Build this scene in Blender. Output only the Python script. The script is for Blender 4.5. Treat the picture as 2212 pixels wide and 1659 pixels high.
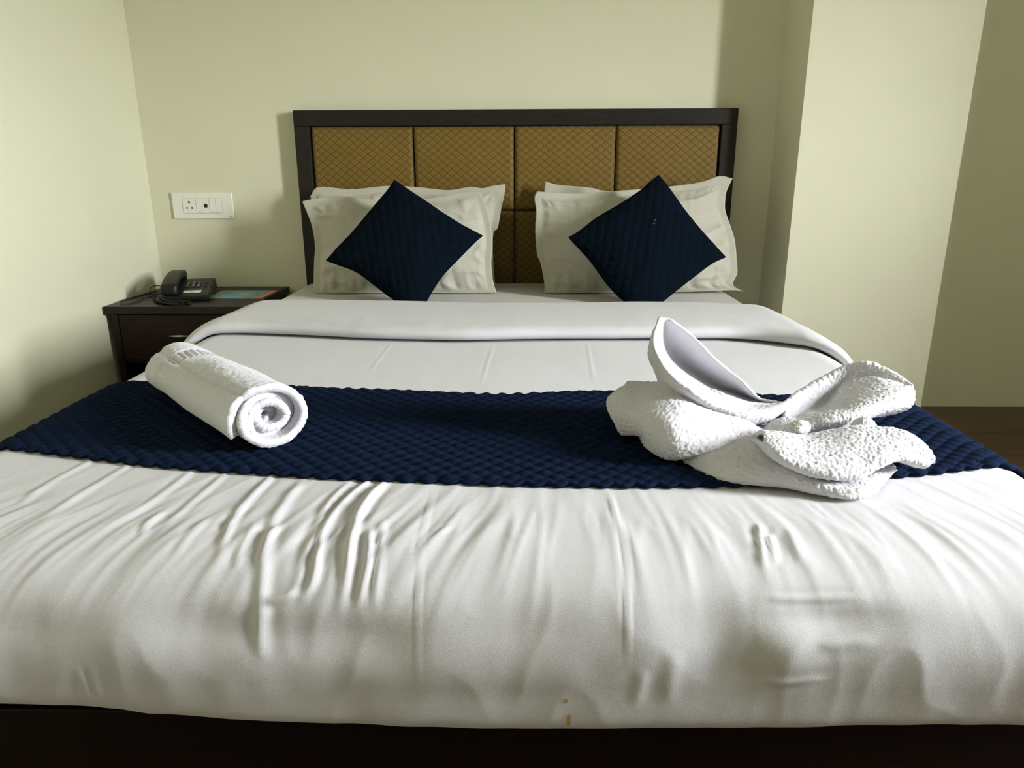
import bpy, bmesh, math, random
import numpy as np
from mathutils import Matrix, Vector

# ------------------------------------------------------------------ scene, camera, sky, daylight, exposure
scene = bpy.context.scene
COL = scene.collection
for o in list(bpy.data.objects):
    bpy.data.objects.remove(o, do_unlink=True)

PITCH, ROLL, YAW, FPX, CAM_H = 0.2882, 0.0035, -0.0192, 1570.75, 0.9293
cp, sp, cy, sy = math.cos(PITCH), math.sin(PITCH), math.cos(YAW), math.sin(YAW)
fwd = Vector((sy * cp, cy * cp, -sp)); rgt = Vector((cy, -sy, 0)); dwn = fwd.cross(rgt)
cr_, sr_ = math.cos(ROLL), math.sin(ROLL)
r2 = rgt * cr_ + dwn * sr_; d2 = dwn * cr_ - rgt * sr_
cam_data = bpy.data.cameras.new('camera'); cam = bpy.data.objects.new('camera', cam_data); COL.objects.link(cam)
cam_data.sensor_width = 36.0; cam_data.lens = FPX / 2212 * 36.0; cam_data.clip_start = 0.02
m = Matrix((( r2.x, -d2.x, -fwd.x, 0), (r2.y, -d2.y, -fwd.y, 0), (r2.z, -d2.z, -fwd.z, CAM_H), (0, 0, 0, 1)))
cam.matrix_world = m
scene.camera = cam

WIN_X, WIN_Z0, WIN_Z1 = 2.60, 0.90, 2.05
WINDOWS = [(0.20, 0.72)]         # opening in the right wall
world = bpy.data.worlds.new('overcast_sky'); scene.world = world; world.use_nodes = True
wn = world.node_tree.nodes; wl = world.node_tree.links; wn.clear()
wo = wn.new('ShaderNodeOutputWorld'); wb = wn.new('ShaderNodeBackground'); wr = wn.new('ShaderNodeValToRGB')
wt = wn.new('ShaderNodeTexCoord'); ws = wn.new('ShaderNodeSeparateXYZ'); wm = wn.new('ShaderNodeMapRange')
wm.inputs[1].default_value = -1; wm.inputs[2].default_value = 1
wr.color_ramp.elements[0].position = 0.47; wr.color_ramp.elements[0].color = (0.20, 0.21, 0.19, 1)
wr.color_ramp.elements[1].position = 0.53; wr.color_ramp.elements[1].color = (0.93, 0.965, 1.0, 1)
wl.new(wt.outputs['Generated'], ws.inputs[0]); wl.new(ws.outputs['Z'], wm.inputs[0]); wl.new(wm.outputs[0], wr.inputs[0])
wl.new(wr.outputs[0], wb.inputs[0]); wb.inputs[1].default_value = 185.0; wl.new(wb.outputs[0], wo.inputs[0])
for wy0, wy1 in WINDOWS:
    pl = bpy.data.lights.new('window_portal', 'AREA'); pl.shape = 'RECTANGLE'
    pl.size = WIN_Z1 - WIN_Z0; pl.size_y = wy1 - wy0
    po = bpy.data.objects.new('window_portal', pl); COL.objects.link(po)
    po.location = (WIN_X + 0.235, (wy0 + wy1) / 2, (WIN_Z0 + WIN_Z1) / 2); po.rotation_euler = (0, math.pi / 2, 0)
    pl.cycles.is_portal = True

vs = scene.view_settings
vs.view_transform = 'Standard'; vs.look = 'None'; vs.gamma = 1.0; vs.use_curve_mapping = False
vs.exposure = 0.0
scene.cycles.use_denoising = True
scene.cycles.max_bounces = 7; scene.cycles.diffuse_bounces = 5; scene.cycles.glossy_bounces = 2; scene.cycles.sample_clamp_indirect = 8
scene.cycles.use_adaptive_sampling = True; scene.cycles.adaptive_threshold = 0.03

# ------------------------------------------------------------------ helpers
def nt(name):
    mt = bpy.data.materials.new(name); mt.use_nodes = True
    n = mt.node_tree.nodes; l = mt.node_tree.links
    return mt, n, l, n['Principled BSDF']

def mat(name, col, rough=0.6, var=0.0, vscale=20.0, bump=0.0, bscale=400.0, stretch=(1, 1, 1), metal=0.0, spec=0.5, sheen=0.0, coords='Object', bdist=0.001):
    mt, n, l, b = nt(name)
    b.inputs['Roughness'].default_value = rough; b.inputs['Metallic'].default_value = metal
    b.inputs['Specular IOR Level'].default_value = spec
    b.inputs['Base Color'].default_value = (*col, 1)
    if sheen:
        b.inputs['Sheen Weight'].default_value = sheen; b.inputs['Sheen Roughness'].default_value = 0.5
    if var or bump:
        tc = n.new('ShaderNodeTexCoord'); mp = n.new('ShaderNodeMapping'); mp.inputs['Scale'].default_value = stretch
        l.new(tc.outputs[coords], mp.inputs[0])
    if var:
        no = n.new('ShaderNodeTexNoise'); no.inputs['Scale'].default_value = vscale; no.inputs['Detail'].default_value = 6
        l.new(mp.outputs[0], no.inputs['Vector'])
        rp = n.new('ShaderNodeValToRGB')
        rp.color_ramp.elements[0].position = 0.3; rp.color_ramp.elements[1].position = 0.7
        rp.color_ramp.elements[0].color = (*[c * (1 - var) for c in col], 1)
        rp.color_ramp.elements[1].color = (*[min(1, c * (1 + var)) for c in col], 1)
        l.new(no.outputs['Fac'], rp.inputs[0]); l.new(rp.outputs[0], b.inputs['Base Color'])
    if bump:
        nb = n.new('ShaderNodeTexNoise'); nb.inputs['Scale'].default_value = bscale; nb.inputs['Detail'].default_value = 3
        l.new(mp.outputs[0], nb.inputs['Vector'])
        bp = n.new('ShaderNodeBump'); bp.inputs['Strength'].default_value = bump; bp.inputs['Distance'].default_value = bdist
        l.new(nb.outputs['Fac'], bp.inputs['Height']); l.new(bp.outputs[0], b.inputs['Normal'])
    return mt

WORLD = {}
def tag(o, label=None, cat=None, group=None, kind=None):
    if label: o['label'] = label
    if cat: o['category'] = cat
    if group: o['group'] = group
    if kind: o['kind'] = kind
    return o

def empty(name, loc, label=None, cat=None, group=None, rz=0.0):
    e = bpy.data.objects.new(name, None); e.empty_display_size = 0.05; COL.objects.link(e)
    e.location = loc; e.rotation_euler = (0, 0, rz)
    WORLD[e.name] = Matrix.Translation(loc) @ Matrix.Rotation(rz, 4, 'Z')
    return tag(e, label, cat, group)

def link(name, me, material, parent=None, smooth=False):
    o = bpy.data.objects.new(name, me); COL.objects.link(o)
    if material: me.materials.append(material)
    if parent:
        o.parent = parent
        o.matrix_parent_inverse = WORLD[parent.name].inverted()      # geometry is written in world coordinates
    WORLD[o.name] = Matrix.Identity(4)
    if smooth: me.polygons.foreach_set('use_smooth', [True] * len(me.polygons))
    return o

def link_local(name, me, material, parent, smooth=False):
    o = bpy.data.objects.new(name, me); COL.objects.link(o)
    if material: me.materials.append(material)
    o.parent = parent
    if smooth: me.polygons.foreach_set('use_smooth', [True] * len(me.polygons))
    return o

def bm_mesh(bm, name='m'):
    me = bpy.data.meshes.new(name); bmesh.ops.recalc_face_normals(bm, faces=bm.faces); bm.to_mesh(me); bm.free(); return me

def boxes(lst, bevel=0.0, seg=2):
    bm = bmesh.new()
    for (x0, x1, y0, y1, z0, z1) in lst:
        g = bmesh.ops.create_cube(bm, size=1.0)
        for v in g['verts']:
            v.co = ((x0 + x1) / 2 + v.co.x * (x1 - x0), (y0 + y1) / 2 + v.co.y * (y1 - y0), (z0 + z1) / 2 + v.co.z * (z1 - z0))
        if bevel:
            es = list({e for v in g['verts'] for e in v.link_edges})
            bmesh.ops.bevel(bm, geom=es, offset=bevel, segments=seg, affect='EDGES', profile=0.5)
    return bm_mesh(bm)

def grid_faces(n, m_, off=0, wu=False, wv=False, flip=False):
    I = np.arange(n if wu else n - 1)[:, None]; J = np.arange(m_ if wv else m_ - 1)[None, :]
    I2 = (I + 1) % n; J2 = (J + 1) % m_
    a = I * m_ + J; b = I2 * m_ + J; c = I2 * m_ + J2; d = I * m_ + J2
    f = np.stack(np.broadcast_arrays(a, b, c, d), -1).reshape(-1, 4) + off
    return f[:, ::-1] if flip else f

def raw_mesh(V, F, name='m'):
    V = np.asarray(V, np.float32).reshape(-1, 3); F = np.asarray(F, np.int32)
    me = bpy.data.meshes.new(name)
    me.vertices.add(len(V)); me.vertices.foreach_set('co', V.ravel())
    me.loops.add(F.size); me.loops.foreach_set('vertex_index', F.ravel())
    me.polygons.add(len(F)); me.polygons.foreach_set('loop_start', np.arange(0, F.size, F.shape[1], dtype=np.int32))
    me.polygons.foreach_set('loop_total', np.full(len(F), F.shape[1], np.int32))
    me.update(calc_edges=True); me.validate()
    return me

def gnormals(P):
    du = np.gradient(P, axis=0); dv = np.gradient(P, axis=1)
    N = np.cross(du, dv); return N / (np.linalg.norm(N, axis=2, keepdims=True) + 1e-12)

def two_sided(Ptop, Pbot):
    """closed sheet: top grid, bottom grid, rim faces"""
    n, m_, _ = Ptop.shape
    V = np.concatenate([Ptop.reshape(-1, 3), Pbot.reshape(-1, 3)]); N = n * m_
    F = [grid_faces(n, m_), grid_faces(n, m_, N, flip=True)]
    idx = np.arange(N).reshape(n, m_)
    ring = np.concatenate([idx[:-1, 0], idx[-1, :-1], idx[1:, -1][::-1], idx[0, 1:][::-1]])
    r2_ = np.roll(ring, -1)
    F.append(np.stack([ring, ring + N, r2_ + N, r2_], -1))
    return raw_mesh(V, np.concatenate(F))

RNG = np.random.RandomState(7)
_perm = RNG.permutation(512); _perm = np.concatenate([_perm, _perm, _perm])
_g = RNG.normal(size=(512, 3)); _g /= np.linalg.norm(_g, axis=1, keepdims=True)
def perlin(x, y, z=0.0):
    x, y, z = np.broadcast_arrays(np.asarray(x, float), np.asarray(y, float), np.asarray(z, float))
    xi, yi, zi = np.floor(x).astype(int), np.floor(y).astype(int), np.floor(z).astype(int)
    xf, yf, zf = x - xi, y - yi, z - zi
    f = lambda t: t * t * t * (t * (t * 6 - 15) + 10)
    u, v, w = f(xf), f(yf), f(zf)
    out = 0
    for dx in (0, 1):
        for dy in (0, 1):
            for dz in (0, 1):
                h = _perm[(_perm[(_perm[(xi + dx) & 511] + yi + dy) & 511] + zi + dz) & 511]
                g = _g[h]
                d = g[..., 0] * (xf - dx) + g[..., 1] * (yf - dy) + g[..., 2] * (zf - dz)
                out = out + d * (u if dx else 1 - u) * (v if dy else 1 - v) * (w if dz else 1 - w)
    return out

def catmull(P, n, axis=0):
    """Catmull-Rom resample along axis 0 of an array (k, ...)"""
    P = np.asarray(P, float)
    Q = np.concatenate([(2 * P[0] - P[1])[None], P, (2 * P[-1] - P[-2])[None]])
    t = np.linspace(0, len(P) - 1 - 1e-9, n); i = t.astype(int); u = (t - i).reshape(-1, *([1] * (P.ndim - 1)))
    a, b, c, d = Q[i], Q[i + 1], Q[i + 2], Q[i + 3]
    return .5 * (2 * b + (c - a) * u + (2 * a - 5 * b + 4 * c - d) * u ** 2 + (3 * b - a - 3 * c + d) * u ** 3)

def even(P, n):
    """polyline -> n points even in arc length"""
    P = np.asarray(P, float); s = np.r_[0, np.cumsum(np.linalg.norm(np.diff(P, axis=0), axis=1))]
    t = np.linspace(0, s[-1], n); return np.stack([np.interp(t, s, P[:, k]) for k in range(P.shape[1])], -1)

def tube(path, rad, sides=8, name='m', closed_ends=True):
    P = np.asarray(path, float); n = len(P); rad = np.broadcast_to(rad, (n,))
    T = np.gradient(P, axis=0); T /= np.linalg.norm(T, axis=1, keepdims=True) + 1e-12
    ref = np.array([0.0, 0.0, 1.0]); U = np.zeros_like(P)
    u = np.cross(T[0], ref)
    if np.linalg.norm(u) < 1e-3: u = np.cross(T[0], [1, 0, 0])
    for i in range(n):
        u = u - T[i] * np.dot(u, T[i]); u /= np.linalg.norm(u) + 1e-12; U[i] = u
    W = np.cross(T, U); a = np.linspace(0, 2 * np.pi, sides, endpoint=False)
    V = P[:, None] + rad[:, None, None] * (np.cos(a)[None, :, None] * U[:, None] + np.sin(a)[None, :, None] * W[:, None])
    bm = bmesh.new(); vs_ = [[bm.verts.new(c) for c in r] for r in V]
    for i in range(n - 1):
        for j in range(sides):
            k = (j + 1) % sides; bm.faces.new((vs_[i][j], vs_[i][k], vs_[i + 1][k], vs_[i + 1][j]))
    if closed_ends:
        bm.faces.new(vs_[0][::-1]); bm.faces.new(vs_[-1])
    return bm_mesh(bm, name)

def text_mesh(s, size, extrude=0.0002):
    c = bpy.data.curves.new('txt', 'FONT'); c.body = s; c.size = size; c.extrude = extrude; c.resolution_u = 2
    c.align_x = 'CENTER'; c.align_y = 'CENTER'
    t = bpy.data.objects.new('txt', c); COL.objects.link(t)
    bpy.context.view_layer.update()
    me = bpy.data.meshes.new_from_object(t.evaluated_get(bpy.context.evaluated_depsgraph_get()))
    bpy.data.objects.remove(t, do_unlink=True); bpy.data.curves.remove(c)
    me.materials.clear(); return me

# shapes measured for the soft furnishings: outlines in X,Z; creases in across / along cloth; towel folds as rails in world metres
DATA = {
 'pillow_fl': {'bottom':[[-0.734,0.518],[-0.713,0.516],[-0.65,0.516],[-0.49,0.516],[-0.337,0.516],[-0.159,0.516],[-0.101,0.518]],'right':[[-0.101,0.518],[-0.114,0.562],[-0.119,0.617],[-0.115,0.681],[-0.12,0.732],[-0.133,0.787],[-0.148,0.831],[-0.161,0.852]],'top':[[-0.78,0.821],[-0.722,0.832],[-0.678,0.838],[-0.609,0.835],[-0.52,0.825],[-0.413,0.825],[-0.295,0.836],[-0.229,0.851],[-0.161,0.852]],'left':[[-0.734,0.518],[-0.736,0.555],[-0.736,0.618],[-0.733,0.661],[-0.736,0.699],[-0.746,0.742],[-0.76,0.776],[-0.78,0.821]]},
 'pillow_bl': {'bottom':[[-0.782,0.516],[-0.63,0.516],[-0.352,0.516],[-0.159,0.516],[-0.109,0.516]],'right':[[-0.109,0.516],[-0.116,0.583],[-0.118,0.699],[-0.101,0.725],[-0.089,0.787],[-0.078,0.832],[-0.073,0.875]],'top':[[-0.78,0.835],[-0.748,0.867],[-0.63,0.859],[-0.501,0.87],[-0.398,0.866],[-0.281,0.855],[-0.198,0.866],[-0.158,0.861],[-0.119,0.869],[-0.073,0.875]],'left':[[-0.782,0.516],[-0.761,0.552],[-0.757,0.648],[-0.757,0.745],[-0.78,0.835]]},
 'pillow_fr': {'bottom':[[0.065,0.516],[0.115,0.516],[0.225,0.516],[0.314,0.516],[0.534,0.519],[0.707,0.525],[0.748,0.52]],'right':[[0.748,0.52],[0.713,0.543],[0.728,0.581],[0.727,0.616],[0.72,0.688],[0.705,0.739],[0.689,0.785],[0.688,0.816],[0.693,0.85],[0.714,0.893]],'top':[[0.039,0.852],[0.107,0.847],[0.182,0.845],[0.28,0.851],[0.396,0.858],[0.494,0.867],[0.569,0.876],[0.617,0.884],[0.671,0.901],[0.714,0.893]],'left':[[0.065,0.516],[0.064,0.554],[0.052,0.614],[0.039,0.647],[0.033,0.724],[0.036,0.787],[0.03,0.83],[0.039,0.852]]},
 'pillow_br': {'bottom':[[0.083,0.516],[0.328,0.516],[0.557,0.516],[0.731,0.516]],'right':[[0.731,0.516],[0.725,0.614],[0.713,0.71],[0.704,0.806],[0.703,0.861]],'top':[[0.07,0.884],[0.11,0.873],[0.188,0.866],[0.243,0.86],[0.29,0.851],[0.439,0.851],[0.604,0.857],[0.703,0.861]],'left':[[0.083,0.516],[0.066,0.567],[0.054,0.679],[0.061,0.791],[0.07,0.884]]},
 'cushion_l': {'bottom':[[-0.642,0.647],[-0.6,0.633],[-0.539,0.611],[-0.477,0.57],[-0.416,0.53],[-0.355,0.5]],'right':[[-0.355,0.5],[-0.317,0.523],[-0.297,0.554],[-0.261,0.605],[-0.208,0.658],[-0.16,0.704],[-0.138,0.721]],'top':[[-0.433,0.894],[-0.389,0.866],[-0.326,0.827],[-0.264,0.788],[-0.203,0.753],[-0.138,0.721]],'left':[[-0.642,0.647],[-0.607,0.687],[-0.563,0.731],[-0.507,0.799],[-0.46,0.856],[-0.433,0.894]]},
 'cushion_r': {'bottom':[[0.138,0.716],[0.16,0.692],[0.206,0.644],[0.255,0.579],[0.305,0.53],[0.356,0.5]],'right':[[0.356,0.5],[0.412,0.514],[0.468,0.552],[0.533,0.597],[0.594,0.637],[0.638,0.656]],'top':[[0.437,0.907],[0.468,0.868],[0.516,0.797],[0.571,0.729],[0.605,0.692],[0.638,0.656]],'left':[[0.138,0.716],[0.171,0.734],[0.231,0.776],[0.308,0.818],[0.377,0.861],[0.408,0.887],[0.437,0.907]]},
 'strokes': [[[[-0.317,1.236],[-0.318,1.066],[-0.317,0.919]],0.003,0.0006],[[[-0.074,1.236],[-0.082,0.991],[-0.086,0.824]],0.003,0.0006],[[[0.147,1.236],[0.138,1.01],[0.132,0.849]],0.003,0.0006],[[[-0.597,1.269],[-0.617,1.164],[-0.643,1.064]],0.003,0.0005],[[[-0.2,0.442],[-0.226,0.351],[-0.232,0.286],[-0.228,0.241],[-0.225,0.194]],0.0047,0.0048],[[[-0.18,0.434],[-0.195,0.371],[-0.199,0.322],[-0.197,0.27],[-0.192,0.224],[-0.196,0.194],[-0.201,0.173]],0.005,0.0052],[[[-0.227,0.434],[-0.242,0.357],[-0.242,0.295],[-0.243,0.248],[-0.245,0.213],[-0.258,0.198]],0.005,0.0028],[[[-0.18,0.296],[-0.172,0.242],[-0.174,0.204],[-0.182,0.182]],0.0043,0.004],[[[-0.341,0.456],[-0.347,0.344],[-0.342,0.272],[-0.334,0.226]],0.0043,0.0032],[[[-0.295,0.448],[-0.298,0.363],[-0.297,0.305],[-0.287,0.247],[-0.28,0.193],[-0.282,0.16],[-0.28,0.123]],0.0058,0.0024],[[[-0.279,0.196],[-0.282,0.17],[-0.28,0.123]],0.0072,0.0022],[[[-0.279,0.193],[-0.258,0.198],[-0.239,0.206]],0.005,0.0032],[[[-0.457,0.471],[-0.467,0.348],[-0.495,0.275]],0.005,0.0018],[[[-0.407,0.463],[-0.416,0.337],[-0.425,0.284],[-0.435,0.26]],0.0043,0.0018],[[[-0.436,0.331],[-0.444,0.303],[-0.44,0.272]],0.0036,0.002],[[[-0.552,0.505],[-0.565,0.387],[-0.576,0.302]],0.005,0.0016],[[[-0.614,0.513],[-0.628,0.4],[-0.624,0.323]],0.005,0.0016],[[[-0.313,0.304],[-0.317,0.254],[-0.315,0.223]],0.0043,0.002],[[[-0.286,0.305],[-0.293,0.261],[-0.289,0.223]],0.0043,0.002],[[[-0.375,0.314],[-0.383,0.276],[-0.39,0.24]],0.0043,0.0016],[[[-0.229,0.254],[-0.229,0.213],[-0.242,0.194]],0.0043,0.0024],[[[-0.168,0.317],[-0.161,0.248],[-0.159,0.204],[-0.16,0.175]],0.0043,0.0018],[[[-0.116,0.418],[-0.117,0.287],[-0.115,0.242],[-0.112,0.171],[-0.115,0.088]],0.0018,0.001],[[[0.106,0.408],[0.11,0.294],[0.111,0.244],[0.108,0.182],[0.109,0.115]],0.0022,0.0014],[[[0.352,0.376],[0.358,0.339],[0.364,0.312]],0.0022,0.0008],[[[-0.076,0.307],[-0.102,0.279],[-0.121,0.236]],0.0022,0.0011],[[[0.272,0.311],[0.263,0.262],[0.257,0.227]],0.0043,0.0032],[[[0.279,0.291],[0.273,0.259],[0.269,0.233]],0.0043,0.0028],[[[0.303,0.301],[0.3,0.259],[0.3,0.233]],0.0043,0.0012],[[[-0.477,0.121],[-0.477,0.096],[-0.478,0.068]],0.0043,0.0032],[[[-0.462,0.126],[-0.464,0.096],[-0.464,0.072]],0.0043,0.0032],[[[0.124,0.127],[0.122,0.097],[0.117,0.07]],0.0072,0.0032],[[[0.156,0.149],[0.155,0.11],[0.153,0.07]],0.0086,0.0024],[[[0.253,0.108],[0.286,0.111],[0.324,0.118]],0.0043,0.0028],[[[0.302,0.152],[0.336,0.156],[0.369,0.16]],0.0058,0.0016],[[[0.247,0.202],[0.3,0.201],[0.363,0.204]],0.0036,0.0012],[[[-0.352,0.091],[-0.287,0.085],[-0.165,0.1]],0.0144,0.0024]],
 'bumps': [[-0.345,0.169,0.07,0.03,-0.008],[-0.241,0.155,0.08,0.03,-0.009],[-0.163,0.156,0.05,0.03,-0.007],[-0.528,0.163,0.06,0.03,-0.006],[-0.435,0.143,0.05,0.05,0.005],[0.321,0.181,0.065,0.018,-0.009],[0.269,0.15,0.03,0.03,0.006],[-0.016,0.181,0.05,0.04,-0.006],[0.129,0.148,0.035,0.05,0.004],[0.206,0.149,0.05,0.05,-0.006],[-0.066,0.119,0.1,0.03,0.004],[0.417,0.151,0.08,0.06,0.004],[0.168,0.183,0.04,0.03,-0.003]],
 'A': [[[0.212,1.045,0.718],[0.25,1.055,0.689],[0.282,1.065,0.657],[0.309,1.07,0.634],[0.332,1.07,0.616],[0.347,1.07,0.601],[0.362,1.07,0.589],[0.379,1.055,0.589],[0.387,1.03,0.593]],[[0.203,1.045,0.719],[0.226,1.1,0.662],[0.25,1.12,0.63],[0.278,1.125,0.608],[0.309,1.125,0.59],[0.338,1.12,0.581],[0.365,1.11,0.574],[0.381,1.08,0.58],[0.39,1.04,0.59]],[[0.194,1.04,0.722],[0.184,1.02,0.693],[0.192,1.01,0.668],[0.211,1.0,0.647],[0.24,0.99,0.626],[0.274,0.99,0.607],[0.307,0.99,0.596],[0.343,1.0,0.595],[0.381,1.02,0.598]],[[0.197,1.05,0.717],[0.191,1.045,0.682],[0.204,1.04,0.651],[0.22,1.03,0.611],[0.252,1.02,0.588],[0.285,1.01,0.575],[0.316,1.0,0.573],[0.348,1.0,0.579],[0.385,1.02,0.592]],[[0.197,1.1,0.687],[0.191,1.095,0.652],[0.204,1.09,0.621],[0.22,1.08,0.581],[0.252,1.07,0.558],[0.285,1.06,0.545],[0.316,1.05,0.543],[0.348,1.05,0.549],[0.385,1.07,0.562]]],
 'B': [[[0.338,1.065,0.541],[0.307,1.065,0.541],[0.271,1.085,0.541],[0.239,1.095,0.554],[0.216,1.115,0.558],[0.185,1.135,0.554],[0.155,1.145,0.552]],[[0.338,1.015,0.555],[0.307,1.015,0.574],[0.271,1.035,0.587],[0.239,1.045,0.602],[0.216,1.065,0.606],[0.185,1.085,0.602],[0.155,1.095,0.6]],[[0.338,0.985,0.567],[0.307,0.985,0.586],[0.271,1.005,0.599],[0.239,1.015,0.614],[0.216,1.035,0.618],[0.185,1.055,0.614],[0.155,1.065,0.612]],[[0.332,0.965,0.569],[0.284,0.945,0.573],[0.237,0.935,0.583],[0.198,0.935,0.593],[0.172,0.965,0.593],[0.152,1.005,0.589],[0.124,1.045,0.592]],[[0.33,0.96,0.567],[0.282,0.935,0.563],[0.229,0.92,0.559],[0.198,0.92,0.554],[0.177,0.945,0.557],[0.167,0.975,0.566],[0.142,1.015,0.555]],[[0.33,1.01,0.552],[0.282,0.985,0.548],[0.229,0.97,0.544],[0.198,0.97,0.541],[0.177,0.995,0.542],[0.167,1.025,0.551],[0.142,1.065,0.541]]],
 'C': [[[0.389,1.08,0.541],[0.425,1.11,0.548],[0.464,1.125,0.566],[0.5,1.13,0.582],[0.53,1.12,0.59],[0.562,1.11,0.576],[0.577,1.08,0.563]],[[0.389,1.05,0.588],[0.425,1.08,0.598],[0.464,1.095,0.616],[0.5,1.1,0.632],[0.53,1.09,0.64],[0.562,1.08,0.626],[0.577,1.05,0.613]],[[0.376,1.01,0.57],[0.417,1.05,0.571],[0.46,1.08,0.572],[0.48,1.09,0.584],[0.499,1.09,0.605],[0.535,1.08,0.619],[0.572,1.05,0.614]],[[0.356,0.97,0.573],[0.393,0.97,0.587],[0.43,0.97,0.598],[0.466,0.98,0.605],[0.506,1.0,0.611],[0.545,1.02,0.614],[0.574,1.04,0.613]],[[0.363,0.97,0.562],[0.399,0.965,0.575],[0.43,0.965,0.583],[0.463,0.97,0.59],[0.504,0.99,0.598],[0.54,1.01,0.597],[0.567,1.03,0.593]],[[0.363,1.02,0.541],[0.399,1.015,0.545],[0.43,1.015,0.553],[0.463,1.02,0.56],[0.504,1.04,0.568],[0.54,1.06,0.567],[0.567,1.08,0.563]]],
 'D': [[[0.316,0.98,0.541],[0.34,0.98,0.541],[0.371,0.98,0.541],[0.407,0.98,0.541],[0.443,0.98,0.546],[0.473,0.98,0.545],[0.499,0.97,0.543],[0.519,0.96,0.541],[0.525,0.95,0.541]],[[0.316,0.935,0.583],[0.34,0.935,0.58],[0.371,0.935,0.576],[0.407,0.935,0.582],[0.443,0.935,0.588],[0.473,0.935,0.587],[0.499,0.925,0.585],[0.519,0.915,0.572],[0.525,0.905,0.558]],[[0.316,0.91,0.591],[0.34,0.91,0.588],[0.371,0.91,0.584],[0.407,0.91,0.59],[0.443,0.91,0.596],[0.473,0.91,0.595],[0.499,0.9,0.593],[0.519,0.89,0.58],[0.525,0.88,0.566]],[[0.311,0.895,0.589],[0.326,0.875,0.587],[0.355,0.865,0.581],[0.388,0.86,0.58],[0.425,0.865,0.582],[0.456,0.87,0.586],[0.485,0.875,0.583],[0.506,0.875,0.573],[0.525,0.88,0.565]],[[0.31,0.885,0.587],[0.32,0.855,0.579],[0.344,0.845,0.568],[0.377,0.84,0.561],[0.413,0.845,0.559],[0.44,0.855,0.567],[0.467,0.865,0.574],[0.49,0.87,0.569],[0.511,0.875,0.561]],[[0.31,0.935,0.575],[0.32,0.905,0.567],[0.344,0.895,0.556],[0.377,0.89,0.549],[0.413,0.895,0.547],[0.44,0.905,0.555],[0.467,0.915,0.562],[0.49,0.92,0.557],[0.511,0.925,0.549]]],
 'E': [[[0.22,1.067,0.541],[0.223,1.05,0.541],[0.236,1.025,0.541],[0.262,0.995,0.541],[0.328,0.98,0.541],[0.367,0.959,0.541],[0.409,0.95,0.541],[0.451,0.98,0.541],[0.498,1.04,0.541]],[[0.22,0.957,0.539],[0.223,0.94,0.539],[0.236,0.915,0.539],[0.262,0.885,0.539],[0.328,0.87,0.539],[0.367,0.849,0.539],[0.409,0.84,0.539],[0.451,0.87,0.539],[0.498,0.93,0.539]],[[0.22,0.947,0.541],[0.223,0.93,0.541],[0.236,0.905,0.541],[0.262,0.875,0.541],[0.328,0.86,0.541],[0.367,0.839,0.541],[0.409,0.83,0.541],[0.451,0.86,0.541],[0.498,0.92,0.541]],[[0.222,0.944,0.542],[0.228,0.928,0.549],[0.249,0.907,0.555],[0.283,0.885,0.56],[0.332,0.867,0.556],[0.367,0.848,0.549],[0.405,0.84,0.545],[0.449,0.863,0.548],[0.488,0.897,0.549]],[[0.223,0.95,0.541],[0.233,0.94,0.552],[0.262,0.93,0.562],[0.305,0.93,0.571],[0.335,0.905,0.565],[0.367,0.89,0.552],[0.402,0.885,0.545],[0.446,0.89,0.55],[0.479,0.895,0.551]],[[0.223,1.01,0.545],[0.233,1.0,0.556],[0.262,0.99,0.566],[0.305,0.99,0.575],[0.335,0.965,0.569],[0.367,0.95,0.556],[0.402,0.945,0.549],[0.446,0.95,0.554],[0.479,0.955,0.555]],[[0.223,1.06,0.541],[0.233,1.05,0.541],[0.262,1.04,0.542],[0.305,1.04,0.551],[0.335,1.015,0.545],[0.367,1.0,0.541],[0.402,0.995,0.541],[0.446,1.0,0.541],[0.479,1.005,0.541]]],
}

# ------------------------------------------------------------------ materials
M = {}
M['wall'] = mat('painted_wall', (0.685, 0.67, 0.50), 0.5, var=0.015, vscale=3.0, bump=0.12, bscale=220, spec=0.3)
M['ceiling'] = mat('painted_ceiling', (0.75, 0.745, 0.68), 0.8)
M['panel'] = mat('dark_panelling', (0.05, 0.033, 0.022), 0.5, var=0.2, vscale=8, stretch=(8, 8, 1))
M['wood'] = mat('dark_wood', (0.0165, 0.0125, 0.0095), 0.42, var=0.22, vscale=14, stretch=(1.2, 12, 12), bump=0.05, bscale=60, spec=0.2)
M['wood_v'] = mat('dark_wood_upright', (0.0165, 0.0125, 0.0095), 0.42, var=0.22, vscale=14, stretch=(12, 12, 1.2), bump=0.05, bscale=60, spec=0.2)
M['wood_red'] = mat('dark_wood_rail', (0.0062, 0.0026, 0.0010), 0.5, var=0.25, vscale=12, stretch=(1.0, 12, 12), spec=0.12)
M['wood_drawer'] = mat('drawer_wood', (0.018, 0.0088, 0.0052), 0.45, var=0.25, vscale=12, stretch=(1.0, 12, 12), spec=0.2)
M['cotton'] = mat('white_cotton', (0.567, 0.556, 0.572), 0.85, bump=0.22, bscale=1000, spec=0.2, sheen=0.15, var=0.012, vscale=260)
M['sheet'] = mat('white_sheet', (0.55, 0.54, 0.50), 0.85, bump=0.06, bscale=1000, spec=0.2, sheen=0.1)
M['case'] = mat('pillow_cotton', (0.465, 0.447, 0.37), 0.85, bump=0.07, bscale=900, spec=0.2, sheen=0.1)
M['terry'] = mat('white_terry', (0.61, 0.60, 0.635), 0.95, bump=0.35, bscale=600, spec=0.1, sheen=0.35, bdist=0.0015)
M['towel_hem'] = mat('towel_hem', (0.80, 0.78, 0.80), 0.9, bump=0.1, bscale=900, spec=0.1)
M['navy'] = mat('navy_quilt', (0.0046, 0.0105, 0.029), 1.0, var=0.15, vscale=90, bump=0.2, bscale=1300, spec=0.04)
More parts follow.
